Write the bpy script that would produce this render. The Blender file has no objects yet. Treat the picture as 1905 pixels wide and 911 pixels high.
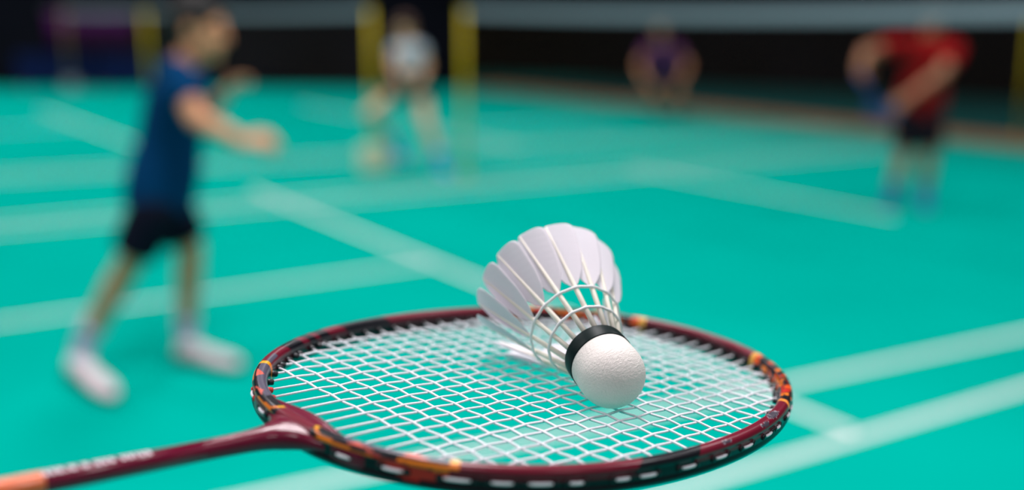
import bpy, bmesh, math, random
from mathutils import Vector, Matrix, noise
V = Vector
PI = math.pi
scene = bpy.context.scene
COL = scene.collection

# ------------------------------------------------------------------ camera
cam_data = bpy.data.cameras.new('camera')
cam_data.sensor_width = 36.0
cam_data.lens = 1960.0 / 1905.0 * 36.0
cam_data.clip_start = 0.02
cam_data.clip_end = 200.0
cam_data.dof.use_dof = True
cam_data.dof.focus_distance = 0.410
cam_data.dof.aperture_fstop = 2.95
cam = bpy.data.objects.new('camera', cam_data)
COL.objects.link(cam)
cam.location = (0.0, 0.0, 1.5)
cam.rotation_euler = (PI / 2 - math.atan(431.5 / 1960.0), 0.0, 0.0)
scene.camera = cam

# ------------------------------------------------------------------ light, exposure
world = bpy.data.worlds.new('hall_air')
scene.world = world
world.use_nodes = True
bg = world.node_tree.nodes['Background']
bg.inputs['Color'].default_value = (0.90, 0.93, 1.0, 1.0)
bg.inputs['Strength'].default_value = 0.11
scene.view_settings.view_transform = 'Standard'
scene.view_settings.look = 'None'
scene.view_settings.gamma = 1.0
scene.view_settings.use_curve_mapping = False
scene.view_settings.exposure = 0.0


def hall_or_added_lamp(x, y, z, sx, sy, watts, col=(1.0, 0.95, 0.97)):  # hall ceiling lamps, also the added fill row and key lamp
    ld = bpy.data.lights.new('hall_or_added_lamp', 'AREA')
    ld.shape = 'RECTANGLE'
    ld.size = sx
    ld.size_y = sy
    ld.energy = watts
    ld.color = col
    ld.spread = math.radians(150)
    o = bpy.data.objects.new('hall_or_added_lamp', ld)
    COL.objects.link(o)
    o.location = (x, y, z)
    return o


for ly in (1.5, 8.0, 14.5, 20.0):                       # rows of ceiling lamps over the courts
    for lx in (-13.0, -6.5, 0.0, 6.0):
        if lx == 6.0 and ly > 9:
            continue
        if lx == 0.0 and ly > 16:
            continue
        hall_or_added_lamp(lx, ly, 7.5, 1.6, 1.6, 182.0)
for lx in (-6.5, 0.0, 6.0):                             # added row behind the camera to fill faces and undersides
    hall_or_added_lamp(lx, -5.0, 7.5, 1.6, 1.6, 95.0)
hall_or_added_lamp(0.0, 2.4, 4.6, 0.8, 0.8, 62.0)                # added key lamp, low beyond the racket, for shaft highlight and contrast


# ------------------------------------------------------------------ helpers
def mat(name, col, rough=0.6, spec=0.3, metal=0.0, coat=0.0, bump=None, var=None, trans=0.0, sheen=0.0):
    m = bpy.data.materials.new(name)
    m.use_nodes = True
    nt = m.node_tree
    b = nt.nodes['Principled BSDF']
    b.inputs['Base Color'].default_value = (*col, 1.0)
    b.inputs['Roughness'].default_value = rough
    b.inputs['Specular IOR Level'].default_value = spec
    b.inputs['Metallic'].default_value = metal
    b.inputs['Coat Weight'].default_value = coat
    b.inputs['Coat Roughness'].default_value = 0.08
    tc = nt.nodes.new('ShaderNodeTexCoord')
    if var:                                             # (scale, amount): mottled tone of the thing itself
        nz = nt.nodes.new('ShaderNodeTexNoise')
        nz.inputs['Scale'].default_value = var[0]
        nz.inputs['Detail'].default_value = 4.0
        nt.links.new(tc.outputs['Object'], nz.inputs['Vector'])
        rp = nt.nodes.new('ShaderNodeValToRGB')
        rp.color_ramp.elements[0].position = 0.3
        rp.color_ramp.elements[1].position = 0.7
        rp.color_ramp.elements[0].color = (*[c * (1 - var[1]) for c in col], 1)
        rp.color_ramp.elements[1].color = (*[min(1, c * (1 + var[1])) for c in col], 1)
        nt.links.new(nz.outputs['Fac'], rp.inputs['Fac'])
        nt.links.new(rp.outputs['Color'], b.inputs['Base Color'])
    if bump:                                            # (scale, strength, distance)
        nz = nt.nodes.new('ShaderNodeTexNoise')
        nz.inputs['Scale'].default_value = bump[0]
        nz.inputs['Detail'].default_value = 3.0
        nt.links.new(tc.outputs['Object'], nz.inputs['Vector'])
        bp = nt.nodes.new('ShaderNodeBump')
        bp.inputs['Strength'].default_value = bump[1]
        bp.inputs['Distance'].default_value = bump[2]
        nt.links.new(nz.outputs['Fac'], bp.inputs['Height'])
        nt.links.new(bp.outputs['Normal'], b.inputs['Normal'])
    if trans:
        tr = nt.nodes.new('ShaderNodeBsdfTranslucent')
        tr.inputs['Color'].default_value = (*col, 1.0)
        mx = nt.nodes.new('ShaderNodeMixShader')
        mx.inputs['Fac'].default_value = trans
        out = nt.nodes['Material Output']
        nt.links.new(b.outputs['BSDF'], mx.inputs[1])
        nt.links.new(tr.outputs['BSDF'], mx.inputs[2])
        nt.links.new(mx.outputs['Shader'], out.inputs['Surface'])
    return m


def link(name, me, material, parent=None, smooth=True):
    if isinstance(me, bmesh.types.BMesh):
        bm = me
        me = bpy.data.meshes.new(name)
        bmesh.ops.recalc_face_normals(bm, faces=bm.faces)
        bm.to_mesh(me)
        bm.free()
    if material:
        me.materials.clear()
        me.materials.append(material)
    if smooth:
        for p in me.polygons:
            p.use_smooth = True
    o = bpy.data.objects.new(name, me)
    COL.objects.link(o)
    if parent:
        o.parent = parent
    return o


def tag(o, label, cat, group=None, kind=None):
    if label:
        o['label'] = label
    if cat:
        o['category'] = cat
    if group:
        o['group'] = group
    if kind:
        o['kind'] = kind
    return o


def empty(name, loc=(0, 0, 0)):
    o = bpy.data.objects.new(name, None)
    COL.objects.link(o)
    o.location = loc
    return o


def frame_of(d):
    d = d.normalized()
    a = V((0, 0, 1)) if abs(d.z) < 0.9 else V((1, 0, 0))
    e1 = d.cross(a).normalized()
    return e1, d.cross(e1).normalized()


def tube(bm, pts, radii, n=8, cap=True, closed=False, up=None):
    """A tube along pts; radii one number or one per point; flat ends."""
    pts = [V(p) for p in pts]
    if not hasattr(radii, '__len__'):
        radii = [radii] * len(pts)
    rings = []
    N = len(pts)
    e1 = None
    for i, p in enumerate(pts):
        if closed:
            d = pts[(i + 1) % N] - pts[i - 1]
        else:
            d = pts[min(i + 1, N - 1)] - pts[max(i - 1, 0)]
        d.normalize()
        if e1 is None:
            e1, e2 = frame_of(d)
        else:
            e1 = (e1 - d * e1.dot(d)).normalized()
            e2 = d.cross(e1)
        rings.append([bm.verts.new(p + radii[i] * (math.cos(2 * PI * k / n) * e1 + math.sin(2 * PI * k / n) * e2)) for k in range(n)])
    M = N if closed else N - 1
    for i in range(M):
        a, b = rings[i], rings[(i + 1) % N]
        off = 0
        if closed and i == N - 1:                       # match the seam
            off = min(range(n), key=lambda o: (a[0].co - b[o].co).length)
        for k in range(n):
            bm.faces.new((a[k], a[(k + 1) % n], b[(k + 1 + off) % n], b[(k + off) % n]))
    if cap and not closed:
        bm.faces.new(rings[0][::-1])
        bm.faces.new(rings[-1])


def capsule(bm, p0, p1, r0, r1, n=14, m=4):
    """A rounded, tapering limb from p0 to p1."""
    p0, p1 = V(p0), V(p1)
    d = p1 - p0
    if d.length < 1e-6:
        d = V((0, 0, 1e-4))
    u = d.normalized()
    pts, rr = [], []
    for i in range(m + 1):
        a = PI / 2 * i / m
        pts.append(p0 - u * r0 * math.cos(a) * 0.98)
        rr.append(max(1e-4, r0 * math.sin(a)))
    for i in range(m + 1):
        a = PI / 2 * i / m
        pts.append(p1 + u * r1 * math.sin(a) * 0.98)
        rr.append(max(1e-4, r1 * math.cos(a)))
    tube(bm, pts, rr, n)


def ellipsoid(bm, c, ax, ay, az, nu=20, nv=12):
    """ax, ay, az: three half-axis vectors."""
    c, ax, ay, az = V(c), V(ax), V(ay), V(az)
    rows = []
    for j in range(1, nv):
        th = PI * j / nv
        rows.append([bm.verts.new(c + az * math.cos(th) + math.sin(th) * (ax * math.cos(2 * PI * i / nu) + ay * math.sin(2 * PI * i / nu))) for i in range(nu)])
    t, b = bm.verts.new(c + az), bm.verts.new(c - az)
    for i in range(nu):
        k = (i + 1) % nu
        bm.faces.new((t, rows[0][i], rows[0][k]))
        bm.faces.new((b, rows[-1][k], rows[-1][i]))
        for j in range(len(rows) - 1):
            bm.faces.new((rows[j][i], rows[j + 1][i], rows[j + 1][k], rows[j][k]))


def loft(bm, rings):
    """rings: (centre, half-axis vector a, half-axis vector b)."""
    n = 24
    rr = [[bm.verts.new(V(c) + V(a) * math.cos(2 * PI * k / n) + V(b) * math.sin(2 * PI * k / n)) for k in range(n)] for c, a, b in rings]
    for i in range(len(rr) - 1):
        for k in range(n):
            bm.faces.new((rr[i][k], rr[i][(k + 1) % n], rr[i + 1][(k + 1) % n], rr[i + 1][k]))
    bm.faces.new(rr[0][::-1])
    bm.faces.new(rr[-1])


def box(bm, x0, x1, y0, y1, z0, z1):
    v = [bm.verts.new((x, y, z)) for x in (x0, x1) for y in (y0, y1) for z in (z0, z1)]
    for f in ((0, 1, 3, 2), (4, 6, 7, 5), (0, 4, 5, 1), (2, 3, 7, 6), (0, 2, 6, 4), (1, 5, 7, 3)):
        bm.faces.new([v[i] for i in f])


def obox(bm, c, ex, ey, ez):
    c, ex, ey, ez = V(c), V(ex), V(ey), V(ez)
    v = [bm.verts.new(c + sx * ex + sy * ey + sz * ez) for sx in (-1, 1) for sy in (-1, 1) for sz in (-1, 1)]
    for f in ((0, 1, 3, 2), (4, 6, 7, 5), (0, 4, 5, 1), (2, 3, 7, 6), (0, 2, 6, 4), (1, 5, 7, 3)):
        bm.faces.new([v[i] for i in f])


def lathe(bm, prof, c, ax, e1, e2, n=64):
    """prof: (distance along ax, radius)."""
    rows = [[bm.verts.new(c + ax * s + r * (math.cos(2 * PI * k / n) * e1 + math.sin(2 * PI * k / n) * e2)) for k in range(n)] for s, r in prof]
    for i in range(len(rows) - 1):
        for k in range(n):
            bm.faces.new((rows[i][k], rows[i][(k + 1) % n], rows[i + 1][(k + 1) % n], rows[i + 1][k]))
    bm.faces.new(rows[0][::-1])
    bm.faces.new(rows[-1])


def fuse(bm, voxel, smooth_it=6):
    """Melt overlapping closed shapes into one continuous skin."""
    bmesh.ops.recalc_face_normals(bm, faces=bm.faces)
    me = bpy.data.meshes.new('skin')
    bm.to_mesh(me)
    bm.free()
    o = bpy.data.objects.new('skin', me)
    COL.objects.link(o)
    r = o.modifiers.new('r', 'REMESH')
    r.mode = 'VOXEL'
    r.voxel_size = voxel
    if smooth_it:
        s = o.modifiers.new('s', 'SMOOTH')
        s.factor = 0.5
        s.iterations = smooth_it
    dg = bpy.context.evaluated_depsgraph_get()
    out = bpy.data.meshes.new_from_object(o.evaluated_get(dg))
    bpy.data.objects.remove(o)
    bpy.data.meshes.remove(me)
    return out


# ------------------------------------------------------------------ materials
M_floor = mat('court_mat', (0.0, 0.352, 0.280), 0.8, 0.0, var=(0.9, 0.05))
M_line = mat('line_paint', (0.80, 0.80, 0.78), 0.7, 0.1)
M_apron_dim = mat('apron', (0.006, 0.10, 0.095), 0.7, 0.1)  # dim light past the strip put into a darker floor green
M_strip = mat('strip_wood', (0.33, 0.17, 0.09), 0.6, 0.1, var=(1.5, 0.15))
M_wall = mat('dark_curtain', (0.006, 0.006, 0.010), 0.95, 0.02, var=(0.6, 0.4))
M_yellow = mat('yellow_enamel', (0.72, 0.54, 0.0), 0.45, 0.3)
M_yellow_dim = mat('yellow_enamel_dimmed', (0.30, 0.22, 0.02), 0.6, 0.2)  # yellow enamel darkened to stand for weak light on the far post
M_cream = mat('cream_weight', (0.85, 0.78, 0.55), 0.6, 0.2)
M_greyiron = mat('grey_weight', (0.25, 0.25, 0.28), 0.6, 0.2)
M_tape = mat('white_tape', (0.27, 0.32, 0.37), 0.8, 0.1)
M_cord = mat('net_cord', (0.03, 0.018, 0.012), 0.9, 0.05)
M_steel = mat('bolt_steel', (0.4, 0.4, 0.4), 0.3, 0.5, metal=1.0)
M_skin = mat('skin', (0.64, 0.29, 0.155), 0.55, 0.25, var=(9, 0.06))
M_skin_w = mat('skin_light', (0.74, 0.42, 0.24), 0.55, 0.25, var=(9, 0.06))
M_lip = mat('lips', (0.40, 0.12, 0.09), 0.5, 0.3)
M_eye = mat('eye', (0.03, 0.02, 0.02), 0.2, 0.5)
M_hair = mat('hair_black', (0.012, 0.010, 0.010), 0.6, 0.3, bump=(90, 0.4, 0.01))
M_hairb = mat('hair_brown', (0.10, 0.045, 0.035), 0.6, 0.3, bump=(90, 0.4, 0.01))
M_navy = mat('navy_shirt', (0.001, 0.040, 0.125), 0.85, 0.05, var=(14, 0.12))
M_black = mat('black_shorts', (0.006, 0.006, 0.016), 0.85, 0.08)
M_red = mat('red_shirt', (0.36, 0.005, 0.008), 0.85, 0.08, var=(12, 0.1))
M_white_c = mat('white_cloth', (0.42, 0.50, 0.58), 0.85, 0.1)
M_sock = mat('pale_sock', (0.50, 0.48, 0.66), 0.9, 0.05)
M_shoe = mat('white_shoe', (0.80, 0.68, 0.72), 0.6, 0.2)
M_sole = mat('dark_sole', (0.02, 0.02, 0.025), 0.7, 0.1)
M_sockb = mat('blue_sock', (0.16, 0.20, 0.46), 0.9, 0.05)
M_skin_d = mat('skin_tan', (0.46, 0.21, 0.115), 0.55, 0.25, var=(9, 0.06))
M_shoeb = mat('blue_shoe', (0.004, 0.30, 0.90), 0.5, 0.2)
M_shoed = mat('royal_blue_shoe', (0.005, 0.10, 0.36), 0.5, 0.2)
M_soleb = mat('pale_sole', (0.62, 0.62, 0.80), 0.7, 0.1)
M_darkgreen = mat('dark_shorts', (0.010, 0.030, 0.032), 0.85, 0.08)
M_purple = mat('purple_shirt', (0.17, 0.045, 0.16), 0.85, 0.05)
M_blueb = mat('blue_bib', (0.01, 0.02, 0.16), 0.85, 0.05)
M_bluegrip = mat('blue_paint', (0.01, 0.06, 0.36), 0.4, 0.3)
M_string = mat('string_white', (0.84, 0.81, 0.87), 0.42, 0.35)
M_joint = mat('maroon_lacquer', (0.150, 0.004, 0.026), 0.26, 0.35, coat=0.25)
M_grom = mat('grommet_black', (0.010, 0.010, 0.014), 0.35, 0.4)
M_gromred = mat('grommet_red', (0.62, 0.02, 0.015), 0.35, 0.4)
M_orange = mat('orange_lacquer', (0.80, 0.16, 0.05), 0.3, 0.4, coat=0.4)
M_letter = mat('pale_lettering', (0.80, 0.66, 0.72), 0.45, 0.3)
M_ink = mat('string_ink', (0.16, 0.17, 0.20), 0.6, 0.2)
M_grip = mat('grip_wrap', (0.03, 0.03, 0.03), 0.85, 0.1, bump=(60, 0.3, 0.005))
M_cork = mat('cork_leather', (0.84, 0.78, 0.74), 0.55, 0.25)
M_band = mat('band_green_black', (0.002, 0.010, 0.010), 0.42, 0.14)
M_vane = mat('feather_white', (0.90, 0.86, 0.91), 0.7, 0.15, trans=0.30)
M_quill = mat('quill_cream', (0.88, 0.83, 0.72), 0.4, 0.35)
M_thread = mat('thread_white', (0.93, 0.91, 0.92), 0.6, 0.2)
M_banner = mat('banner_purple', (0.06, 0.006, 0.07), 0.9, 0.05)
M_board = mat('board_blue', (0.003, 0.010, 0.060), 0.7, 0.1)

# leather grain of the cork: fine wrinkles stretched round the ball
nt = M_cork.node_tree
b = nt.nodes['Principled BSDF']
tc = nt.nodes.new('ShaderNodeTexCoord')
mp = nt.nodes.new('ShaderNodeMapping')
mp.inputs['Rotation'].default_value = (0.3, 0.5, 0.6)
mp.inputs['Scale'].default_value = (1.0, 2.4, 1.6)
nz = nt.nodes.new('ShaderNodeTexNoise')
nz.inputs['Scale'].default_value = 620.0
nz.inputs['Detail'].default_value = 3.0
nz.inputs['Distortion'].default_value = 0.6
bp = nt.nodes.new('ShaderNodeBump')
bp.inputs['Strength'].default_value = 0.6
bp.inputs['Distance'].default_value = 0.0006
nt.links.new(tc.outputs['Object'], mp.inputs['Vector'])
nt.links.new(mp.outputs['Vector'], nz.inputs['Vector'])
nt.links.new(nz.outputs['Fac'], bp.inputs['Height'])
nt.links.new(bp.outputs['Normal'], b.inputs['Normal'])

# painted frame: the lacquer pattern and its inner-side shade are stored per vertex
M_frame = bpy.data.materials.new('frame_lacquer')
M_frame.use_nodes = True
nt = M_frame.node_tree
b = nt.nodes['Principled BSDF']
at = nt.nodes.new('ShaderNodeAttribute')
at.attribute_name = 'paint'
nt.links.new(at.outputs['Color'], b.inputs['Base Color'])
b.inputs['Roughness'].default_value = 0.30
b.inputs['Specular IOR Level'].default_value = 0.3
b.inputs['Coat Weight'].default_value = 0.15
b.inputs['Coat Roughness'].default_value = 0.12

# ------------------------------------------------------------------ the hall
bm = bmesh.new()
box(bm, -30, 30, -6, 34, -0.10, 0.0)
floor = tag(link('floor', bm, M_floor, smooth=False), 'bright teal green badminton court floor with white lines', None, kind='structure')

U = V((0.87207, 0.48938, 0.0))                              # along the court side lines
N = V((-U.y, U.x, 0.0))                                 # along the nets


def line(a, b, w=0.042, lift=0.0):
    a, b = V((*a, 0.0)), V((*b, 0.0))
    d = (b - a).normalized()
    n = V((-d.y, d.x, 0)) * w / 2
    bm = bmesh.new()
    obox(bm, (a + b) / 2 + V((0, 0, 0.0008 + lift)), (b - a) / 2, n, (0, 0, 0.0007))
    return link('line_marking', bm, M_line, floor, smooth=False)


line((-1.3525, 2.0105), (8.0935, 7.6956))  # near side line
line((-2.6274, 2.1369), (8.1915, 7.8813))  # inner side line
line((-4.6646, 3.7039), (-0.5026, 6.2846), lift=0.0006)  # centre line
line((-6.3964, 6.1348), (4.4931, 12.2757))  # far side pair
line((-6.1999, 5.7864), (4.6896, 11.9273))  # far side pair
line((-7.6375, 8.7787), (7.3151, 15.4518))  # next court pair
line((-7.4664, 8.3952), (7.4863, 15.0683))  # next court pair
line((-2.2525, 9.0391), (1.2471, 3.6268), lift=0.0006)  # short service line
line((1.1372, 10.4102), (2.8834, 7.8030), lift=0.0006)  # short service line beyond net
line((-3.5254, 17.6961), (0.0956, 12.0493), lift=0.0006)  # next court service line
line((-7.4462, 16.7001), (-3.8398, 11.4801), lift=0.0006)  # next court service line
line((-9.3247, 12.3374), (-5.8780, 14.2787), lift=0.0006)  # next court centre line
line((-1.0794, 13.8748), (1.5320, 15.2379), lift=0.0006)  # next court centre line

# border of the mat, the apron behind it, coloured for dim light, and the curtain walls
S0, S1 = V((-1.0000, 21.8460, 0.0000)), V((9.1106, 6.8284, 0.0000))                                 # front edge of the border, far end and near end
sd = (S1 - S0).normalized()
sn = V((-sd.y, sd.x, 0))
if sn.y < 0:
    sn = -sn
bm = bmesh.new()
obox(bm, (S0 + S1) / 2 + sn * 0.42 + V((0, 0, 0.02)), (S1 - S0) / 2, sn * 0.42, (0, 0, 0.02))
tag(link('trim_1', bm, M_strip, smooth=False), 'brown wooden border strip along the end of the courts', None, kind='structure')
bm = bmesh.new()
obox(bm, (S0 + S1) / 2 + sn * (2 * 0.42 + 5.0) + V((0, 0, 0.004)), (S1 - S0) / 2, sn * 5.0, (0, 0, 0.004))
tag(link('floor_surface', bm, M_apron_dim, smooth=False), 'floor coloured darker for dim light between brown border strip and dark wall', None, kind='structure')


def wall(name, a, b, h, t, label):
    a, b = V((*a, 0)), V((*b, 0))
    d = (b - a).normalized()
    n = V((-d.y, d.x, 0))
    bm = bmesh.new()
    obox(bm, (a + b) / 2 + V((0, 0, h / 2)) + n * t / 2, (b - a) / 2, n * t / 2, (0, 0, h / 2))
    return tag(link(name, bm, M_wall, smooth=False), label, None, kind='structure')


wall('wall_back', (-28.0, 21.8), (-1.1, 21.8), 8.5, 0.2, 'black curtained wall at the far end of the hall')
wall('wall_side', (-1.1, 21.9), (-1.1, 27.6), 8.5, 0.2, 'short black wall set back behind the yellow posts')
wall('wall_right', (-1.4, 27.5), (24.0, 6.3), 8.5, 0.2, 'black curtained wall behind the brown border strip')


# ------------------------------------------------------------------ net posts and nets
def post(p, label, weight=None, paint_=None):
    p = V((*p, 0.0))
    o = empty('net_post', p)
    tag(o, label, 'net post')
    bm = bmesh.new()
    tube(bm, [(0, 0, 0.03), (0, 0, 1.535)], 0.021, 16)
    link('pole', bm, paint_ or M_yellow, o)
    bm = bmesh.new()
    tube(bm, [(0, 0, 1.53), (0, 0, 1.55), (0, 0, 1.556)], [0.026, 0.026, 0.016], 16)
    link('cap', bm, M_yellow, o)
    bm = bmesh.new()
    tube(bm, [(0.021, 0, 1.2), (0.06, 0, 1.2)], 0.007, 8)
    link('rope_hook', bm, M_steel, o)
    bm = bmesh.new()
    if weight:
        obox(bm, (0, 0, 0.11), U * 0.13, N * 0.085, (0, 0, 0.11))
        link('base', bm, weight, o, smooth=False)
    else:
        tube(bm, [(0, 0, 0.0), (0, 0, 0.010), (0, 0, 0.02)], [0.05, 0.05, 0.025], 24)
        link('base', bm, M_yellow, o)
    return o


def net(a, b, label):
    a, b = V((*a, 0)), V((*b, 0))
    d = b - a
    L = d.length
    e = d / L
    s = V((-e.y, e.x, 0))
    o = empty('badminton_net', a)
    tag(o, label, 'net', group=None)
    g = 0.03
    K = 40

    def top(t):
        return 1.550 - 0.026 * (1 - (2 * t - 1) ** 2)
    # white tape folded over the top cord
    bm = bmesh.new()
    rows = []
    for i in range(K + 1):
        t = i / K
        p = e * (g + (L - 2 * g) * t)
        z = top(t)
        rows.append([bm.verts.new(p + s * q + V((0, 0, z + h))) for q, h in ((-0.004, -0.075), (-0.004, -0.004), (0, 0), (0.004, -0.004), (0.004, -0.075))])
    for i in range(K):
        for k in range(5):
            bm.faces.new((rows[i][k], rows[i][(k + 1) % 5], rows[i + 1][(k + 1) % 5], rows[i + 1][k]))
    bm.faces.new(rows[0]); bm.faces.new(rows[-1][::-1])
    link('tape', bm, M_tape, o, smooth=False)
    # knotted netting
    bm = bmesh.new()
    c = 0.0007
    nv = int((L - 2 * g) / 0.02)
    for i in range(nv + 1):
        t = i / nv
        p = e * (g + (L - 2 * g) * t)
        z1 = top(t) - 0.073
        obox(bm, p + V((0, 0, (z1 + 0.76) / 2)), e * c, s * c, (0, 0, (z1 - 0.76) / 2))
    for j in range(36):
        z = 0.76 + j * 0.0201
        if z > 1.45:
            break
        obox(bm, e * (L / 2) + V((0, 0, z)), e * (L / 2 - g), s * c, (0, 0, c))
    link('netting', bm, M_cord, o, smooth=False)
    return o


P1, P2, P3, P4, P5, P6 = ((-0.4421, 9.8096), (-1.3532, 10.2991), (-5.8449, 17.2000), (-6.2645, 18.4000), (-8.7608, 21.1000), (6.4145, 13.3000))
PN = (2.8701, 4.6871)
post(P1, 'yellow net post at the left end of the nearest net')
post(P2, 'yellow net post with cream weight block left of the player in white', M_cream)
post(P3, 'yellow net post behind the shoulder of the man in blue')
post(P4, 'yellow net post at the near end of the farthest net, beside the banner')
post(P5, 'dim yellow net post on a grey weight block at far left', M_greyiron, M_yellow_dim)
post(P6, 'yellow net post past the man in red, beyond the brown border')
post(PN, 'yellow net post outside the right edge, at the near end of the nearest net')
net(P1, PN, 'net with white top tape crossing in front of the man in red')
net(P2, P3, 'net with white top tape behind the head of the man in blue')
net(P4, P5, 'dim farthest net at upper left, behind the man in blue')


# ------------------------------------------------------------------ things along the back wall
o = empty('wall_banner', (-8.5, 21.72, 0))
tag(o, 'dark purple banner hanging on the far wall left of the man in blue', 'banner')
bm = bmesh.new()
rows = [[bm.verts.new((-0.85 + 1.7 * i / 24, 0.012 * math.sin(i * 1.1) + dy, z)) for i in range(25)] for dy in (0.0, 0.01) for z in (0.75, 1.55)]
for i in range(24):
    bm.faces.new((rows[0][i], rows[0][i + 1], rows[1][i + 1], rows[1][i]))
    bm.faces.new((rows[2][i + 1], rows[2][i], rows[3][i], rows[3][i + 1]))
for i in range(24):
    bm.faces.new((rows[1][i], rows[1][i + 1], rows[3][i + 1], rows[3][i]))
    bm.faces.new((rows[0][i + 1], rows[0][i], rows[2][i], rows[2][i + 1]))
link('cloth', bm, M_banner, o)
bm = bmesh.new()
tube(bm, [(-0.9, 0.0, 1.56), (0.9, 0.0, 1.56)], 0.015, 10)
link('rod', bm, M_greyiron, o)
for k, bx_ in enumerate((-9.15, -7.55)):
    o = empty('barrier_board', (bx_, 21.3, 0))
    tag(o, ('dark blue barrier board at the far wall, left one under the purple banner',
            'dark blue barrier board at the far wall, right one nearest the man in blue')[k], 'barrier', 'blue barrier boards')
    bm = bmesh.new()
    box(bm, -0.76, 0.76, -0.015, 0.015, 0.05, 0.70)
    bmesh.ops.bevel(bm, geom=bm.edges[:], offset=0.008, segments=2, affect='EDGES')
    link('panel', bm, M_board, o, smooth=False)
    for sx in (-0.6, 0.6):
        bm = bmesh.new()
        obox(bm, (sx, 0, 0.02), (0.02, 0, 0), (0, 0.15, 0), (0, 0, 0.02))
        obox(bm, (sx, 0, 0.06), (0.015, 0, 0), (0, 0.03, 0), (0, 0, 0.04))
        link('foot', bm, M_greyiron, o, smooth=False)


# ------------------------------------------------------------------ people
def hand(bm, w, d, nrm, thumb, s=1.0, curl=0.5):
    """w wrist, d towards the fingers, nrm out of the back of the hand, thumb: the side the thumb is on."""
    d = d.normalized()
    nrm = (nrm - d * nrm.dot(d)).normalized()
    t = (thumb - d * thumb.dot(d) - nrm * thumb.dot(nrm)).normalized()
    c = w + d * 0.05 * s
    ellipsoid(bm, c, t * 0.040 * s, d * 0.058 * s, nrm * 0.017 * s)
    for k, (off, ln) in enumerate(((0.029, 0.070), (0.010, 0.079), (-0.010, 0.074), (-0.028, 0.058))):
        p = w + d * (0.094 - 0.006 * abs(k - 1)) * s + t * off * s
        a = 0.15
        r = 0.0095 * s
        for seg in range(3):
            a += curl * (0.7 + 0.15 * k)
            q = p + (d * math.cos(a) - nrm * math.sin(a) + t * off * 1.2 * (1 - seg * .3)) .normalized() * ln * s * (0.45, 0.32, 0.25)[seg]
            capsule(bm, p, q, r, r * 0.92, 8, 3)
            p = q
            r *= 0.92
    p = w + d * 0.030 * s + t * 0.030 * s
    for ln, dv, r in ((0.040, d * 0.7 + t * 0.8 - nrm * 0.25, 0.012), (0.032, d * 0.9 + t * 0.35 - nrm * 0.5, 0.0105), (0.024, d * 0.95 - nrm * 0.6, 0.0095)):
        q = p + dv.normalized() * ln * s
        capsule(bm, p, q, r * s, r * s * 0.92, 8, 3)
        p = q


def head(bm, c, f, up, s=1.0):
    f = f.normalized()
    up = (up - f * up.dot(f)).normalized()
    r = f.cross(up).normalized()
    ellipsoid(bm, c + up * 0.022 * s - f * 0.012 * s, r * 0.074 * s, f * 0.094 * s, up * 0.094 * s)       # skull
    ellipsoid(bm, c - up * 0.045 * s + f * 0.022 * s, r * 0.058 * s, f * 0.066 * s, up * 0.072 * s)       # face and jaw
    ellipsoid(bm, c - up * 0.098 * s + f * 0.064 * s, r * 0.022 * s, f * 0.019 * s, up * 0.017 * s)       # chin
    capsule(bm, c + up * 0.010 * s + f * 0.086 * s, c - up * 0.030 * s + f * 0.104 * s, 0.008 * s, 0.013 * s, 8, 3)  # nose
    ellipsoid(bm, c + up * 0.020 * s + f * 0.074 * s, r * 0.050 * s, f * 0.012 * s, up * 0.009 * s)       # brow
    for k in (-1, 1):
        ellipsoid(bm, c + r * k * 0.030 * s - up * 0.022 * s + f * 0.060 * s, r * 0.022 * s, f * 0.016 * s, up * 0.018 * s)   # cheek
        ellipsoid(bm, c + r * k * 0.075 * s - up * 0.005 * s - f * 0.005 * s, r * 0.008 * s, f * 0.018 * s, up * 0.031 * s)   # ear
    return f, up, r


def shoe(heel, toe, parent, m_up, m_sole, s=1.0, ank=None):
    heel, toe = V(heel), V(toe)
    d = (toe - heel)
    L = d.length
    d.normalize()
    n = V((-d.y, d.x, 0))
    n.normalize()
    z = V((0, 0, 1))
    bm = bmesh.new()
    prof = ((0.0, .026, .062), (0.06, .034, .082), (0.16, .038, .090), (0.30, .038, .084), (0.48, .041, .066), (0.66, .046, .052), (0.82, .044, .044), (0.93, .034, .036), (1.0, .016, .024))
    loft(bm, [(heel + d * L * t + z * (h * s / 2 + 0.018 * s), n * w * s, z * h * s / 2) for t, w, h in prof])
    if ank is not None:
        a = V(ank)
        capsule(bm, heel + d * L * 0.22 + z * 0.085 * s, heel + d * L * 0.50 + z * 0.050 * s, 0.044 * s, 0.042 * s)
    sh = link('shoe', fuse(bm, 0.007, 4), m_up, parent)
    bm = bmesh.new()
    out = [(0, .7), (.06, .95), (.2, 1.0), (.45, .95), (.68, 1.12), (.84, 1.05), (.95, .75), (1.03, .3)]
    lo, hi = [], []
    pl = [heel + d * L * (t * 1.02 - .02) + n * w * 0.043 * s for t, w in out] + [heel + d * L * (t * 1.02 - .02) - n * w * 0.043 * s for t, w in out[::-1]]
    lo = [bm.verts.new(p + z * 0.001) for p in pl]
    hi = [bm.verts.new(p + z * 0.026 * s) for p in pl]
    k = len(pl)
    for i in range(k):
        bm.faces.new((lo[i], lo[(i + 1) % k], hi[(i + 1) % k], hi[i]))
    bm.faces.new(lo[::-1])
    bm.faces.new(hi)
    link('sole', bm, m_sole, sh, smooth=False)


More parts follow.
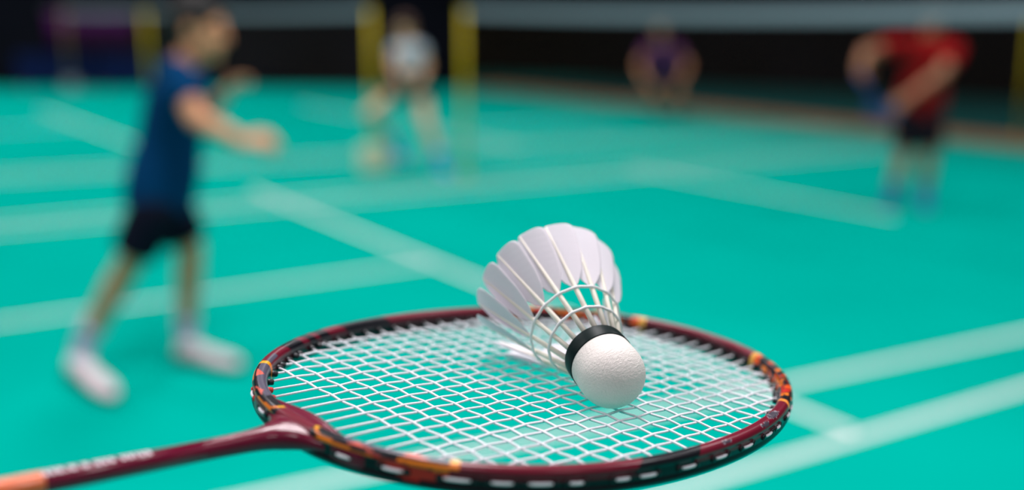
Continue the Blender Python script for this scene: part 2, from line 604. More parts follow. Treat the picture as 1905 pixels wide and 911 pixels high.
def person(label, J, C, s=1.0, hs=1.0, vox=0.006, sleeve=0.62, shortleg=0.80, grip=(0.5, 0.5)):
    """J: joints in the hall's own metres; C: materials; s: build."""
    g = {k: V(v) for k, v in J.items()}
    base = (g['heel_r'] + g['toe_r'] + g['heel_l'] + g['toe_l']) / 4
    base.z = 0
    root = empty('person', base)
    tag(root, label, 'person', 'badminton players')
    off = -base
    for k in g:
        if k not in ('face', 'hd_l', 'hd_r', 'hn_l', 'hn_r', 'th_l', 'th_r', 'headup'):
            g[k] = g[k] + off
    pel, neck = g['pelvis'], g['neck']
    spine = (neck - pel)
    sl = (g['sh_l'] - g['sh_r']).normalized()
    hl = (g['hip_l'] - g['hip_r']).normalized()
    front = g['face'].normalized()

    def torso(bm, grow, lo, hi, ease=0.0):
        tab = ((-0.16, .120, .095), (0.0, .160, .112), (0.18, .152, .108), (0.38, .142, .102), (0.60, .158, .112), (0.80, .172, .108), (0.92, .150, .085), (1.0, .085, .065))
        rings = []
        ts = [t for t, w, dd in tab if lo < t < hi]
        for t in [max(lo, -0.16)] + ts + [min(hi, 1.0)]:
            k = max(0, min(len(tab) - 2, sum(1 for q in tab if q[0] <= t) - 1))
            (ta, wa, da), (tb, wb, db) = tab[k], tab[k + 1]
            m = (t - ta) / (tb - ta)
            w, dd = wa + (wb - wa) * m, da + (db - da) * m
            if t < 0 and grow > 0.012:                  # a shirt hangs straight below the waist
                w, dd = 0.160, 0.112
            lat = (hl * (1 - t) + sl * t)
            lat = (lat - spine * lat.dot(spine) / spine.length_squared).normalized()
            fr = spine.cross(lat).normalized()
            e = grow + ease * max(0, 1 - abs(t - 0.15) * 2)
            rings.append((pel + spine * t, lat * (w * s + e), fr * (dd * s + e)))
        loft(bm, rings)

    # the body: one continuous skin
    bm = bmesh.new()
    torso(bm, 0.0, -1, 2)
    hc = g['head']
    capsule(bm, neck - spine.normalized() * 0.03, hc - V((0, 0, 0.05)) * s - front * 0.015, 0.060 * s, 0.056 * s)
    hf, hu, hr = head(bm, hc, front, g.get('headup', V((0, 0, 1))), s * hs)
    for q in 'lr':
        sh, el, wr = g['sh_' + q], g['el_' + q], g['wr_' + q]
        capsule(bm, neck - spine.normalized() * 0.05, sh, 0.055 * s, 0.060 * s)
        capsule(bm, sh, el, 0.056 * s, 0.042 * s)
        capsule(bm, el, el * 0.65 + wr * 0.35, 0.042 * s, 0.041 * s)
        capsule(bm, el * 0.65 + wr * 0.35, wr, 0.041 * s, 0.029 * s)
        hip, kn, an = g['hip_' + q], g['kn_' + q], g['an_' + q]
        capsule(bm, hip, kn, 0.088 * s, 0.057 * s)
        capsule(bm, kn, kn * 0.68 + an * 0.32, 0.055 * s, 0.058 * s)
        capsule(bm, kn * 0.68 + an * 0.32, an, 0.057 * s, 0.037 * s)
        he, to = g['heel_' + q], g['toe_' + q]
        capsule(bm, an, he * 0.75 + to * 0.25 + V((0, 0, 0.05 * s)), 0.037 * s, 0.026 * s)
        capsule(bm, he * 0.75 + to * 0.25 + V((0, 0, 0.046 * s)), he * 0.38 + to * 0.62 + V((0, 0, 0.038 * s)), 0.022 * s, 0.015 * s)
        hand(bm, wr, g['hd_' + q], g['hn_' + q], g['th_' + q], s, grip[0 if q == 'l' else 1])
    link('body', fuse(bm, vox, 3), C['skin'], root)
    z = s * hs
    # face details and hair
    for k in (-1, 1):
        bm = bmesh.new()
        ellipsoid(bm, hc + hr * k * 0.031 * z + hu * 0.004 * z + hf * 0.079 * z, hr * 0.013 * z, hf * 0.007 * z, hu * 0.006 * z, 12, 8)
        link('eye', bm, M_eye, root)
    bm = bmesh.new()
    ellipsoid(bm, hc - hu * 0.064 * z + hf * 0.078 * z, hr * 0.023 * z, hf * 0.008 * z, hu * 0.007 * z, 14, 8)
    link('lips', bm, M_lip, root)
    bm = bmesh.new()
    ellipsoid(bm, hc + hu * 0.040 * z - hf * 0.022 * z, hr * 0.086 * z, hf * 0.100 * z, hu * 0.094 * z)
    ellipsoid(bm, hc + hu * 0.000 * z - hf * 0.055 * z, hr * 0.078 * z, hf * 0.066 * z, hu * 0.090 * z)
    ellipsoid(bm, hc + hu * 0.085 * z + hf * 0.040 * z, hr * 0.058 * z, hf * 0.040 * z, hu * 0.030 * z)
    if C.get('tail'):
        capsule(bm, hc - hf * 0.10 * z + hu * 0.03, hc - hf * 0.15 * z - hu * 0.13, 0.035, 0.018)
    link('hair', fuse(bm, 0.007, 3), C['hair'], root)
    # shirt
    bm = bmesh.new()
    torso(bm, 0.014, C.get('hem', -0.12), 1.0, 0.022)
    for q in 'lr':
        sh, el = g['sh_' + q], g['el_' + q]
        e = sh.lerp(el, sleeve)
        capsule(bm, neck - spine.normalized() * 0.07, sh, 0.062 * s, 0.072 * s)
        tube(bm, [sh - (el - sh) * 0.05, sh.lerp(e, 0.5), e], [0.074 * s, 0.074 * s, 0.072 * s], 18)
    shirt = link('shirt', fuse(bm, 0.009, 5), C['shirt'], root)
    if C.get('bib'):
        bm = bmesh.new()
        lat = sl
        fr = spine.cross(lat).normalized()
        if fr.dot(front) < 0:
            fr = -fr
        loft(bm, [(pel + spine * t + fr * 0.085, lat * w, fr * 0.060) for t, w in ((0.15, .06), (.4, .065), (.75, .05))])
        link('front_panel', bm, C['bib'], shirt)
    # shorts
    bm = bmesh.new()
    torso(bm, 0.011, -1, 0.22, 0.010)
    for q in 'lr':
        hip, kn = g['hip_' + q], g['kn_' + q]
        e = hip.lerp(kn, shortleg)
        capsule(bm, hip - V((0, 0, 0.001)), hip, 0.102 * s, 0.104 * s)
        tube(bm, [hip, hip.lerp(e, 0.5), e], [0.104 * s, 0.102 * s, 0.098 * s], 20)
    link('shorts', fuse(bm, 0.009, 5), C['shorts'], root)
    for q in 'lr':
        kn, an = g['kn_' + q], g['an_' + q]
        he, to = g['heel_' + q], g['toe_' + q]
        bm = bmesh.new()
        tube(bm, [an.lerp(kn, 0.24), an.lerp(kn, 0.12), an, he * 0.78 + to * 0.22 + V((0, 0, 0.06))], [0.050 * s, 0.047 * s, 0.044 * s, 0.043 * s], 18)
        link('sock', bm, C['sock'], root)
        shoe(he, to, root, C['shoe'], C['sole'], s)
    return root


person('man in a navy shirt and black shorts striding in white shoes', dict(
    head=(-1.2417, 4.2800, 1.4415), face=(0.97, -0.22, -0.12), headup=(0.1, 0, 1), neck=(-1.3130, 4.2800, 1.3022), pelvis=(-1.4557, 4.3200, 0.7854),
    sh_r=(-1.2919, 4.1000, 1.2657), el_r=(-1.1902, 4.0000, 1.1062), wr_r=(-1.0267, 3.9800, 1.0270),
    sh_l=(-1.3670, 4.4600, 1.2451), el_l=(-1.3459, 4.5800, 1.0585), wr_l=(-1.2498, 4.5600, 1.1342),
    hd_r=(0.97, -0.1, 0.05), hn_r=(0.0, -0.5, 0.85), th_r=(0.2, 0.8, 0.5),
    hd_l=(0.55, 0.1, 0.75), hn_l=(-0.7, 0.2, 0.6), th_l=(0, -1, 0.2),
    hip_r=(-1.4612, 4.2200, 0.7133), hip_l=(-1.4544, 4.4200, 0.6807),
    kn_r=(-1.5770, 4.2400, 0.4971), an_r=(-1.8550, 4.3600, 0.1007), kn_l=(-1.3893, 4.4400, 0.5071), an_l=(-1.4691, 4.5500, 0.0853),
    heel_r=(-1.8589, 4.2500, 0.0000), toe_r=(-1.5709, 3.9274, 0.0000), heel_l=(-1.4684, 4.4267, 0.0000), toe_l=(-1.1658, 4.2981, 0.0000)),
    dict(skin=M_skin, hair=M_hair, shirt=M_navy, shorts=M_black, sock=M_sock, shoe=M_shoe, sole=M_sole), s=0.98, hs=1.13, vox=0.005, grip=(0.45, 0.55))

person('man in a red shirt and black shorts behind the nearest net', dict(
    head=(3.2322, 8.2600, 1.5080), face=(-0.35, -0.93, -0.05), neck=(3.2420, 8.3200, 1.3292), pelvis=(3.2245, 8.3600, 0.7702),
    sh_r=(3.0032, 8.3000, 1.2561), el_r=(2.6824, 8.1000, 1.2140), wr_r=(2.5829, 7.9200, 1.1104),
    sh_l=(3.4142, 8.2600, 1.2247), el_l=(3.2337, 8.0200, 1.0576), wr_l=(2.9148, 7.8600, 0.8774),
    hd_r=(-0.1, -0.6, -0.8), hn_r=(-0.9, -0.3, 0.3), th_r=(0.3, -0.8, 0.4),
    hd_l=(-0.75, -0.3, -0.6), hn_l=(-0.3, -0.7, 0.6), th_l=(-0.4, 0.2, 0.8),
    hip_r=(3.1209, 8.3200, 0.7148), hip_l=(3.3066, 8.3400, 0.7129),
    kn_r=(3.0837, 8.2400, 0.3936), an_r=(3.0319, 8.3000, 0.1357), kn_l=(3.2861, 8.2600, 0.3909), an_l=(3.3070, 8.3400, 0.1029),
    heel_r=(3.1399, 8.4769, 0.0000), toe_r=(2.9509, 8.1849, 0.0000), heel_l=(3.3446, 8.4269, 0.0000), toe_l=(3.2204, 8.0689, 0.0000)),
    dict(skin=M_skin_d, hair=M_hair, shirt=M_red, shorts=M_black, sock=M_sockb, shoe=M_shoed, sole=M_sockb), s=1.0, vox=0.007, shortleg=0.80, grip=(0.6, 0.9))

person('player in a white top and dark shorts lunging between the two yellow posts', dict(
    head=(-1.0123, 10.1000, 1.3521), face=(-0.5, -0.85, -0.15), neck=(-0.9949, 10.1000, 1.2231), pelvis=(-0.9655, 10.1500, 0.9097),
    sh_r=(-1.0874, 10.1000, 1.1633), el_r=(-1.1132, 9.9800, 1.0190), wr_r=(-1.0332, 9.8600, 0.8970),
    sh_l=(-0.8745, 10.1000, 1.1633), el_l=(-0.8214, 10.1000, 1.0132), wr_l=(-0.8602, 9.9300, 0.8828),
    hd_r=(0.3, -0.5, -0.8), hn_r=(-0.9, -0.3, 0.2), th_r=(0.3, -0.8, 0.3),
    hd_l=(-0.5, -0.4, -0.75), hn_l=(0.8, -0.4, 0.2), th_l=(-0.3, -0.8, 0.3),
    hip_r=(-1.0339, 10.1000, 0.8318), hip_l=(-0.8954, 10.1500, 0.8285),
    kn_r=(-1.3381, 9.8000, 0.5850), an_r=(-1.1515, 10.3500, 0.2487), kn_l=(-0.7956, 9.8500, 0.4803), an_l=(-0.6707, 9.8600, 0.1456),
    heel_r=(-1.2293, 11.1716, 0.0000), toe_r=(-1.1188, 10.7579, 0.0000), heel_l=(-0.6970, 10.2263, 0.0000), toe_l=(-0.6088, 9.8096, 0.0000)),
    dict(skin=M_skin_w, hair=M_hairb, shirt=M_white_c, shorts=M_darkgreen, sock=M_shoeb, shoe=M_shoeb, sole=M_soleb, tail=True, hem=0.22), s=0.86, vox=0.007, shortleg=0.42, sleeve=0.4)

person('player in a purple top crouching at the far end beside the brown border', dict(
    head=(2.0928, 15.2000, 1.2923), face=(0.0, -0.99, -0.1), neck=(2.1360, 15.3000, 1.0805), pelvis=(2.2491, 15.6000, 0.5460),
    sh_r=(1.9613, 15.3000, 1.0202), el_r=(1.8098, 15.2000, 0.7825), wr_r=(1.8689, 14.9500, 0.5708),
    sh_l=(2.3297, 15.3000, 1.0202), el_l=(2.4985, 15.2000, 0.7825), wr_l=(2.3824, 14.9500, 0.5708),
    hd_r=(0.5, -0.5, -0.6), hn_r=(-0.8, -0.5, 0.2), th_r=(0.3, -0.8, 0.3),
    hd_l=(-0.5, -0.5, -0.6), hn_l=(0.8, -0.5, 0.2), th_l=(-0.3, -0.8, 0.3),
    hip_r=(2.1652, 15.5500, 0.4868), hip_l=(2.3381, 15.5500, 0.4868),
    kn_r=(2.0212, 15.1500, 0.3913), an_r=(2.1081, 15.4500, 0.1045), kn_l=(2.3740, 15.1500, 0.3913), an_l=(2.3986, 15.4500, 0.1045),
    heel_r=(2.2018, 16.0660, 0.0000), toe_r=(2.1129, 15.6412, 0.0000), heel_l=(2.5040, 16.0660, 0.0000), toe_l=(2.4710, 15.6412, 0.0000)),
    dict(skin=M_skin, hair=M_hairb, shirt=M_purple, shorts=M_darkgreen, sock=M_sock, shoe=M_sole, sole=M_sole, bib=M_blueb), s=0.95, vox=0.008)

# blue racket in the hand of the man in red
o = empty('badminton_racket', (0, 0, 0))
tag(o, 'blue badminton racket held low by the man in red', 'racket')
h0 = V((2.5708, 7.8400, 1.0284))
d = V((0.03, -0.91, -0.41)).normalized()
e1 = V((0.9, 0.3, 0.1)); e1 = (e1 - d * e1.dot(d)).normalized()
e2 = d.cross(e1)
o.location = h0
bm = bmesh.new(); tube(bm, [-d * 0.09, -d * 0.07, d * 0.10], [0.016, 0.014, 0.013], 8); link('grip', bm, M_bluegrip, o)
bm = bmesh.new(); tube(bm, [d * 0.10, d * 0.36], 0.0035, 8); link('shaft', bm, M_bluegrip, o)
hc_ = d * 0.48
ring = [hc_ + d * 0.122 * math.cos(a) + e1 * 0.093 * math.sin(a) for a in [2 * PI * k / 48 for k in range(48)]]
bm = bmesh.new(); tube(bm, ring, 0.005, 8, closed=True); link('frame', bm, M_bluegrip, o)
bm = bmesh.new()
for k in range(-9, 10):
    x = k * 0.0095
    q = 0.122 * math.sqrt(max(0, 1 - (x / 0.093) ** 2))
    tube(bm, [hc_ + e1 * x - d * q, hc_ + e1 * x + d * q], 0.0005, 4)
for k in range(-10, 11):
    x = k * 0.0115
    q = 0.093 * math.sqrt(max(0, 1 - (x / 0.122) ** 2))
    tube(bm, [hc_ + d * x - e1 * q, hc_ + d * x + e1 * q], 0.0005, 4)
link('string_bed', bm, M_bluegrip, o)

# ------------------------------------------------------------------ the racket in front
RM = Matrix(((0.715846, -0.691913, 0.093924, 0.011734), (0.692585, 0.720689, 0.030560, 0.425760), (-0.088835, 0.043174, 0.995110, 1.347968), (0.000000, 0.000000, 0.000000, 1.000000)))
racket = empty('badminton_racket')
racket.matrix_world = RM
tag(racket, 'maroon badminton racket with orange and black trim carrying a white shuttlecock', 'racket')
A, B, EX, TP = 0.1205, 0.09334, 2.1167, -0.0312


def rim(t, off=0.0):
    """Centre line of the head (t=0 tip, pi throat) moved outward by off."""
    def f(q):
        c, s_ = math.cos(q), math.sin(q)
        x = A * math.copysign(abs(c) ** (2 / EX), c)
        y = B * math.copysign(abs(s_) ** (2 / EX), s_) * (1 + TP * x / A)
        return V((x, y, 0))
    p = f(t)
    d = (f(t + 2e-3) - f(t - 2e-3)).normalized()
    n = V((d.y, -d.x, 0))
    return p + n * off, n, d


# arc table
NT = 3600
arc = [0.0]
pp = rim(0)[0]
for i in range(1, NT + 1):
    q = rim(2 * PI * i / NT)[0]
    arc.append(arc[-1] + (q - pp).length)
    pp = q
TOT = arc[-1]


def t_of(s_):
    s_ %= TOT
    lo, hi = 0, NT
    while hi - lo > 1:
        m = (lo + hi) // 2
        if arc[m] <= s_:
            lo = m
        else:
            hi = m
    return 2 * PI * (lo + (s_ - arc[lo]) / max(1e-9, arc[lo + 1] - arc[lo])) / NT


STH = arc[NT // 2]
MAROON = (0.165, 0.006, 0.022)
DARKM = (0.045, 0.004, 0.010)
BLK = (0.006, 0.006, 0.010)
GREY = (0.10, 0.09, 0.13)
ORG = (0.85, 0.20, 0.012)
YEL = (0.78, 0.40, 0.02)
RED = (0.55, 0.025, 0.015)
rnd = random.Random(7)
shards = [(rnd.uniform(232, 308), rnd.uniform(-60, 200), rnd.choice([ORG, BLK, BLK, BLK, RED, DARKM, (0.75, 0.09, 0.01)])) for _ in range(105)]
chips = [(171, 62, 3.2, 14), (201, 58, 4.0, 18), (213, 82, 5.5, 26)]


def tri(x, y, p):
    s0 = None
    for i in range(3):
        (x0, y0), (x1, y1) = p[i], p[(i + 1) % 3]
        c = (x1 - x0) * (y - y0) - (y1 - y0) * (x - x0)
        if s0 is None:
            s0 = c > 0
        elif (c > 0) != s0:
            return False
    return True


def paint(sarc, v):
    """sarc: signed mm from the throat (negative: the side near the camera); v: degrees, 0 outer, 90 top, 180 inner."""
    m = abs(sarc)
    if v > 270:
        v -= 360
    base = MAROON
    if v < 4 or v > 205:
        base = BLK
    elif v > 145:
        base = DARKM  # inner side of the rim: shade painted in as darker maroon
    nzv = noise.noise(V((m * 0.06, v * 0.02, 3.0)))
    if m < 10:
        return MAROON if v > 0 else BLK
    if m < 62:
        if 10 + 5 * max(0, (100 - v) / 60) ** 2 < m < 11.9 + 5 * max(0, (100 - v) / 60) ** 2 and v > 40:
            return YEL if 80 < v < 120 else ORG
        if tri(m, v, [(12, 20), (16, 50), (41, 22)]):
            return ORG
        if tri(m, v, [(26, 60), (30, 84), (37, 52)]) or tri(m, v, [(46, 66), (49, 112), (55, 72)]):
            return (0.70, 0.12, 0.08)
        if 34 < m < 64:
            q = (m - 34) / 30
            hi = 42 - 34 * q
            lo = 38 - 63 * min(1, q / 0.5) if q < 0.5 else -25 + 26 * (q - 0.5) / 0.5
            if lo < v < hi:
                return RED
            if m > 45 and hi + 2 < v < 50:
                return ORG
        if 80 < v < 150:
            return GREY if m > 24 else BLK
        return BLK
    if m < 65 and v > 30:
        return YEL if 70 < v < 120 else ORG
    if 65 <= m < 76 and 95 < v < 130:
        return GREY
    for a, b_ in ((82, 94), (99, 104), (107, 114)):
        if sarc > 0 and a + v * 0.05 < m < b_ + v * 0.05 and v > 20:
            return BLK
    if 124 + v * 0.06 < m < 152 + v * 0.06:
        return BLK
    if sarc < 0:
        for cm, cv, ca, cb in chips:
            e = ((m - cm) / ca) ** 2 + ((v - cv) / cb) ** 2 + 0.9 * noise.noise(V((m * 0.5, v * 0.09, 1)))
            if e < 1:
                return (0.07, 0.06, 0.08) if e < 0.72 else (0.36, 0.32, 0.36)
    if 233 + (v - 90) * 0.03 < m < 236 + (v - 90) * 0.03 and v > 20:
        return (0.9, 0.30, 0.05)
    if 236 <= m < 303:
        ds = sorted(((m - a) ** 2 + ((v - w) * 0.10 * 1.4 + (m - a) * 0.35) ** 2, i) for i, (a, w, c) in enumerate(shards))
        if math.sqrt(ds[1][0]) - math.sqrt(ds[0][0]) < 0.7:
            return BLK
        return shards[ds[0][1]][2] if v > -30 else BLK
    if 303 <= m < 306.5 and v > 20:
        return (0.75, 0.36, 0.06)
    return base


# frame section: rounded box with a shallow channel outside
SEC = []
for k in range(40):
    a = 2 * PI * k / 40
    c, s_ = math.cos(a), math.sin(a)
    r = 0.0031 * math.copysign(abs(c) ** 0.75, c)
    z = 0.0053 * math.copysign(abs(s_) ** 0.80, s_)
    if c > 0 and abs(z) < 0.0021:
        r -= 0.0008
    SEC.append((r, z, math.degrees(a)))
NS = 1500
bm = bmesh.new()
rings, cols = [], []
for i in range(NS):
    s_ = TOT * i / NS
    t = t_of(s_)
    p, n, d = rim(t)
    sm = -(s_ - STH) * 1000
    rings.append([bm.verts.new(p + n * r + V((0, 0, z))) for r, z, a in SEC])
    cols.extend(paint(sm, a) for r, z, a in SEC)
for i in range(NS):
    a_, b_ = rings[i], rings[(i + 1) % NS]
    for k in range(40):
        bm.faces.new((a_[k], a_[(k + 1) % 40], b_[(k + 1) % 40], b_[k]))
bmesh.ops.recalc_face_normals(bm, faces=bm.faces)
me = bpy.data.meshes.new('frame')
bm.to_mesh(me)
bm.free()
ca = me.color_attributes.new('paint', 'FLOAT_COLOR', 'POINT')
for i, c in enumerate(cols):
    ca.data[i].color = (*c, 1.0)
link('frame', me, M_frame, racket)

# T joint melting into the frame, and the shaft


def shaft_y(x):
    return -0.033 * (x + A + 0.02) if x < -A - 0.02 else 0.0


bm = bmesh.new()
for k in range(-16, 16):
    g0, g1 = (math.cos(PI / 2 * abs(q) / 16) ** 2 for q in (k, k + 1))
    p0, n0, d0 = rim(t_of(STH + k * 0.0020), -0.0044 * g0)
    p1, n1, d1 = rim(t_of(STH + (k + 1) * 0.0020), -0.0044 * g1)
    for z in (-0.0012, 0.0012):
        capsule(bm, p0 + V((0, 0, z)), p1 + V((0, 0, z)), 0.0033 + 0.0014 * g0, 0.0033 + 0.0014 * g1, 14, 4)
loft(bm, [((x, shaft_y(x), 0), (0, w, 0), (0, 0, h)) for x, w, h in (
    (-0.1740, .0030, .0030), (-0.1735, .0034, .0034), (-0.1560, .0035, .0035), (-0.1480, .0036, .0036), (-0.1400, .0038, .0038), (-0.1350, .0044, .0041), (-0.1310, .0056, .0045),
    (-0.1280, .0076, .0049), (-0.1255, .0100, .0049), (-0.1235, .0135, .0047), (-0.1215, .0180, .0043), (-0.1195, .0200, .0035), (-0.1170, .0170, .0042), (-0.1150, .0150, .0042))])
link('throat_joint', fuse(bm, 0.0006, 22), M_joint, racket)
def sx(x):
    return V((x, shaft_y(x), 0))


bm = bmesh.new()
tube(bm, [sx(-A - 0.024), sx(-0.2), sx(-0.318)], 0.0034, 24)
link('shaft', bm, M_joint, racket)
bm = bmesh.new()
tube(bm, [sx(-0.2055), sx(-0.2060), sx(-0.2500), sx(-0.2505)], [0.0034, 0.0036, 0.0036, 0.0034], 24)
link('shaft_sleeve', bm, M_orange, racket)['label'] = 'orange lacquered band on the shaft'
bm = bmesh.new()
tube(bm, [sx(-0.315), sx(-0.32), sx(-0.355)], [0.0055, 0.006, 0.012], 24)
link('cone', bm, M_joint, racket)
bm = bmesh.new()
tube(bm, [sx(-0.355), sx(-0.36), sx(-0.52), sx(-0.528)], [0.0122, 0.0132, 0.0138, 0.0155], 8)
link('grip', bm, M_grip, racket, smooth=False)
# pale lettering along the shaft, too blurred to read: raised glyphs
xs = -0.1733
for k, w in enumerate((0.0015, 0.0013, 0.0006, 0.0015, 0.0014, 0.0, 0.0015, 0.0013, 0.0015, 0.0, 0.0016, 0.0, 0.0016, 0.0, 0.0015, 0.0013, 0.0015, 0.0006)):
    if w:
        bm = bmesh.new()
        bars = ((0, 16, 0, 1), (46, 62, 0, 1), (0, 62, 0, .38), (0, 62, .66, 1)) if w > 0.001 else ((0, 62, 0, 1),)
        for lo, hi, x0, x1 in bars:
            rows = []
            for j in range(7):
                a = math.radians(62 + lo + (hi - lo) * j / 6)
                rows.append([bm.verts.new((xs - w * x, shaft_y(xs - w * x) - r * math.cos(a), r * math.sin(a))) for x in (x0, x1) for r in (0.00334, 0.00347)])
            for j in range(6):
                for q in ((0, 1), (1, 3), (3, 2), (2, 0)):
                    bm.faces.new((rows[j][q[0]], rows[j][q[1]], rows[j + 1][q[1]], rows[j + 1][q[0]]))
            bm.faces.new((rows[0][0], rows[0][2], rows[0][3], rows[0][1]))
            bm.faces.new((rows[6][0], rows[6][1], rows[6][3], rows[6][2]))
        link('lettering', bm, M_letter, racket, smooth=False)
    xs -= max(w, 0.0006) + 0.00075

# strings
MAINS = [-0.0017 + 0.0078 * (k - 10.5) * (1 + 0.0035 * (abs(k - 10.5) - 5)) for k in range(22)]
CROSS = [-0.0891 + 0.00895 * k for k in range(22)]
inner = [rim(2 * PI * i / 1440, -0.0030)[0] for i in range(1440)]


def span_x(y):
    xs_ = []
    for i in range(1440):
        p, q = inner[i], inner[(i + 1) % 1440]
        if (p.y - y) * (q.y - y) < 0:
            xs_.append(p.x + (q.x - p.x) * (y - p.y) / (q.y - p.y))
    return (min(xs_), max(xs_)) if len(xs_) >= 2 else None


def span_y(x):
    ys_ = []
    for i in range(1440):
        p, q = inner[i], inner[(i + 1) % 1440]
        if (p.x - x) * (q.x - x) < 0:
            ys_.append(p.y + (q.y - p.y) * (x - p.x) / (q.x - p.x))
    return (min(ys_), max(ys_)) if len(ys_) >= 2 else None


SR, WV = 0.00052, 0.00026
ends = []


def string_path(fixed, lo, hi, cuts, par, along_x):
    pts = [(lo - 0.001, 0.0)]
    for k, c in enumerate(cuts):
        if lo + 0.002 < c < hi - 0.002:
            sg = 1 if (k + par) % 2 else -1
            pts += [(c - 0.0005, sg * WV), (c + 0.0005, sg * WV)]
    pts.append((hi + 0.001, 0.0))
    return [V((a, fixed, z)) if along_x else V((fixed, a, z)) for a, z in pts]


for i, y in enumerate(MAINS):
    sp = span_x(y)
    if not sp:
        continue
    bm = bmesh.new()
    tube(bm, string_path(y, sp[0], sp[1], CROSS, i, True), SR, 8)
    link('main_string', bm, M_string, racket)
    ends += [(V((sp[0], y, 0)), V((-1, 0, 0)), i, 'm'), (V((sp[1], y, 0)), V((1, 0, 0)), i, 'm')]
for j, x in enumerate(CROSS):
    sp = span_y(x)
    if not sp:
        continue
    bm = bmesh.new()
    tube(bm, string_path(x, sp[0], sp[1], MAINS, j + 1, False), SR, 8)
    link('cross_string', bm, M_string, racket)
    ends += [(V((x, sp[0], 0)), V((0, -1, 0)), j, 'c'), (V((x, sp[1], 0)), V((0, 1, 0)), j, 'c')]

# grommets through the rim and the short lengths of string lying in its outer channel
best = []
for p, d, k, kind in ends:
    i = min(range(1440), key=lambda q: (inner[q] - p).length_squared)
    best.append((2 * PI * i / 1440, p, d, k, kind))
best.sort(key=lambda e: e[0])
for t, p, d, k, kind in best:
    q, n, tg = rim(t)
    sm = -(arc[int(t / (2 * PI) * NT)] - STH) * 1000
    if abs(sm) < 12:
        continue
    red = kind == 'm' and 30 < sm < 52 and d.x < 0
    bm = bmesh.new()
    tube(bm, [p - n * 0.0022, p - n * 0.0018, p - n * 0.0005, p + n * 0.0005], [0.0008, 0.00115, 0.00125, 0.0016], 12)
    out = q + n * 0.0026
    tube(bm, [out - n * 0.0016, out, out + n * 0.0005], [0.0012, 0.0013, 0.0009], 12)
    g = link('grommet', bm, M_gromred if red else M_grom, racket)
    if red:
        g['label'] = 'red grommet near the throat'
for e in range(0, len(best) - 1, 2):
    t0, t1 = best[e][0], best[e + 1][0]
    sm = -(arc[int((t0 + t1) / 2 / (2 * PI) * NT)] - STH) * 1000
    if abs(sm) < 14:
        continue
    pts = []
    for k in range(7):
        q, n, tg = rim(t0 + (t1 - t0) * (0.12 + 0.76 * k / 6))
        pts.append(q + n * (0.0026 + 0.0003 * math.sin(PI * k / 6)))
    bm = bmesh.new()
    tube(bm, pts, [0.0004] + [0.0006] * 5 + [0.0004], 8)
    link('outer_string', bm, M_string, racket)


# tiny maker's print on two strings near the throat
def print_on(txt, org, xdir, ydir, size):
    cu = bpy.data.curves.new('print', 'FONT')
    cu.body = txt
    cu.size = size
    cu.extrude = 0.00002
    ob = bpy.data.objects.new('print', cu)
    COL.objects.link(ob)
    dg = bpy.context.evaluated_depsgraph_get()
    me = bpy.data.meshes.new_from_object(ob.evaluated_get(dg))
    bpy.data.objects.remove(ob)
    z = xdir.cross(ydir)
    me.transform(Matrix(((xdir.x, ydir.x, z.x, org.x), (xdir.y, ydir.y, z.y, org.y), (xdir.z, ydir.z, z.z, org.z), (0, 0, 0, 1))))
    o = link('string_print', me, M_ink, racket, smooth=False)
    o['label'] = 'grey print on the string'


ym = MAINS[10]
print_on('YONEX', V((-0.098 + 0.018, ym + 0.00032, SR + 0.00001)), V((-1, 0, 0)), V((0, -1, 0)), 0.0010)
print_on('BG 65', V((-0.098 + 0.009, ym + 0.00032, SR + 0.00001)), V((-1, 0, 0)), V((0, -1, 0)), 0.0010)
print_on('YONEX', V((CROSS[0] - 0.00032, 0.004, SR + 0.00001)), V((0, -1, 0)), V((1, 0, 0)), 0.0010)

# ------------------------------------------------------------------ the shuttlecock
shuttle = empty('shuttlecock')
shuttle.matrix_world = RM @ Matrix.Translation(V((-0.002503, -0.040357, 0.014110)) + V((0, 0, 0.0003)))
tag(shuttle, 'white feather shuttlecock with green-black band lying on the racket strings', 'shuttlecock')
AX, E1, E2 = V((0.355245, 0.901497, 0.247194)), V((-0.930370, 0.366623, 0.000000)), V((-0.090627, -0.229982, 0.968966))
RC, LN, RK, ROLL = 0.01351, 0.07002, 0.03183, 6.07049
O = V((0, 0, 0))
bm = bmesh.new()
prof = [(-RC * math.cos(a) , RC * math.sin(a)) for a in [0.04 + (PI / 2 - 0.04) * k / 26 for k in range(27)]]
prof += [(0.003, RC * 0.998), (0.006, RC * 0.992), (0.0088, RC * 0.985), (0.0155, RC * 0.965), (0.0158, RC * 0.93), (0.0158, 0.002)]
lathe(bm, prof, O, AX, E1, E2, 96)
link('cork', bm, M_cork, shuttle)
bm = bmesh.new()
lathe(bm, [(0.0086, RC * 0.97), (0.0086, RC * 1.004), (0.0089, RC * 1.012), (0.0153, RC * 0.992), (0.0157, RC * 0.985), (0.0159, RC * 0.95)], O, AX, E1, E2, 96)
link('band', bm, M_band, shuttle)


def curve(tab, u):
    for (a, va), (b_, vb) in zip(tab, tab[1:]):
        if u <= b_:
            return va + (vb - va) * (u - a) / (b_ - a)
    return tab[-1][1]


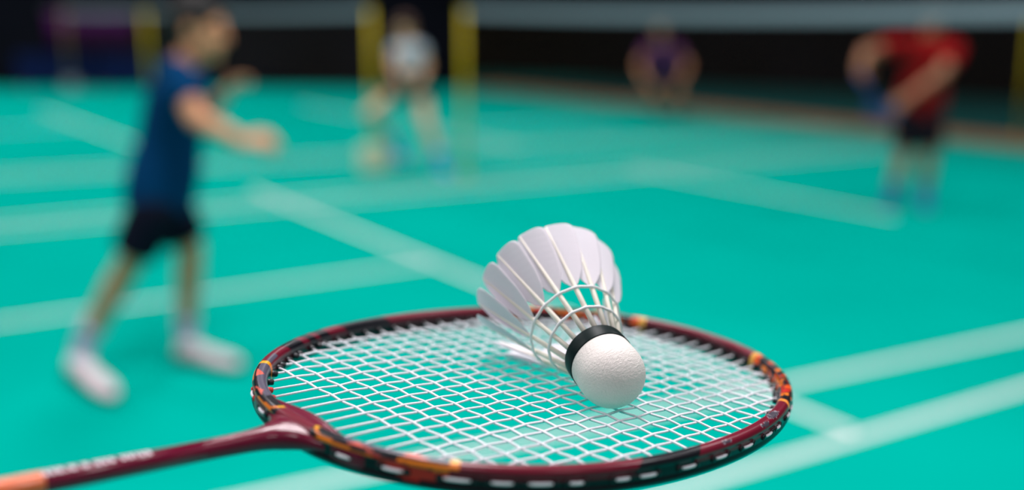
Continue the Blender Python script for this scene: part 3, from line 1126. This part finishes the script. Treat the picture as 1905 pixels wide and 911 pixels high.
S0_, R0_ = 0.0140, 0.0112
rnd = random.Random(3)
NF = 16
for k in range(NF):
    a = ROLL + 2 * PI * k / NF
    ra = math.cos(a) * E1 + math.sin(a) * E2
    ta = -math.sin(a) * E1 + math.cos(a) * E2
    p0 = AX * S0_ + ra * R0_
    p1 = AX * LN + ra * RK
    d = (p1 - p0)
    L = d.length
    d.normalize()
    o_ = ta.cross(d).normalized()
    if o_.dot(ra) < 0:
        o_ = -o_
    # vane: wide half to one side, narrow half to the other, twisted so that it overlaps the next one
    beta = math.radians(21 + rnd.uniform(-3, 3))
    side = (ta * math.cos(beta) + o_ * math.sin(beta)).normalized()
    nrm = (o_ * math.cos(beta) - ta * math.sin(beta)).normalized()
    F0 = 0.42
    NI, NJ = 48, 14
    top, bot = [], []
    bm = bmesh.new()
    for i in range(NI + 1):
        u = i / NI
        f = F0 + (1.0 - F0) * u
        wr = curve(((0, .0014), (.08, .0036), (.20, .0062), (.40, .0085), (.62, .0099), (.79, .0108), (.88, .0105), (.93, .0090), (.97, .0056), (1.0, .0006)), u)
        wl = curve(((0, .0012), (.10, .0034), (.25, .0052), (.50, .0060), (.72, .0059), (.86, .0047), (.94, .0024), (1.0, .0003)), u)
        c = p0 + d * L * f
        rowa, rowb = [], []
        for j in range(NJ + 1):
            w = -wl + (wl + wr) * j / NJ
            camber = -0.0011 * (w / 0.009) ** 2 + 0.00010 * 0.3 * math.sin(u * 60 + w * 900) * (abs(w) / 0.009)
            q = c + side * w + nrm * camber
            rowa.append(bm.verts.new(q + nrm * 0.00009))
            rowb.append(bm.verts.new(q - nrm * 0.00009))
        top.append(rowa)
        bot.append(rowb)
    for i in range(NI):
        for j in range(NJ):
            bm.faces.new((top[i][j], top[i][j + 1], top[i + 1][j + 1], top[i + 1][j]))
            bm.faces.new((bot[i][j + 1], bot[i][j], bot[i + 1][j], bot[i + 1][j + 1]))
        bm.faces.new((top[i][0], top[i + 1][0], bot[i + 1][0], bot[i][0]))
        bm.faces.new((top[i + 1][NJ], top[i][NJ], bot[i][NJ], bot[i + 1][NJ]))
    for j in range(NJ):
        bm.faces.new((top[0][j + 1], top[0][j], bot[0][j], bot[0][j + 1]))
        bm.faces.new((top[NI][j], top[NI][j + 1], bot[NI][j + 1], bot[NI][j]))
    fe = link('feather', bm, M_vane, shuttle)
    bm = bmesh.new()
    tube(bm, [p0, p0 + d * L * 0.35, p0 + d * L * 0.6, p0 + d * L * 0.8, p1 - d * L * 0.005], [0.00115, 0.00105, 0.0008, 0.0005, 0.0003], 10)
    link('quill', bm, M_quill, fe)
for f in (0.20, 0.385):
    bm = bmesh.new()
    s_ = S0_ + (LN - S0_) * f
    r_ = R0_ + (RK - R0_) * f
    pts = []
    for k in range(NF * 6):
        a = ROLL + 2 * PI * k / (NF * 6)
        w = abs(math.cos(PI * k / 6.0))
        rr = r_ + 0.0009 + 0.0003 * w ** 2
        pts.append(AX * s_ + rr * (math.cos(a) * E1 + math.sin(a) * E2))
    tube(bm, pts, 0.0006, 8, closed=True)
    for k in range(NF):
        a = ROLL + 2 * PI * k / NF
        c = AX * s_ + (r_ + 0.0010) * (math.cos(a) * E1 + math.sin(a) * E2)
        ta = -math.sin(a) * E1 + math.cos(a) * E2
        ellipsoid(bm, c, ta * 0.0010, AX * 0.0007, ta.cross(AX) * 0.0005, 10, 6)
    link('thread', bm, M_thread, shuttle)
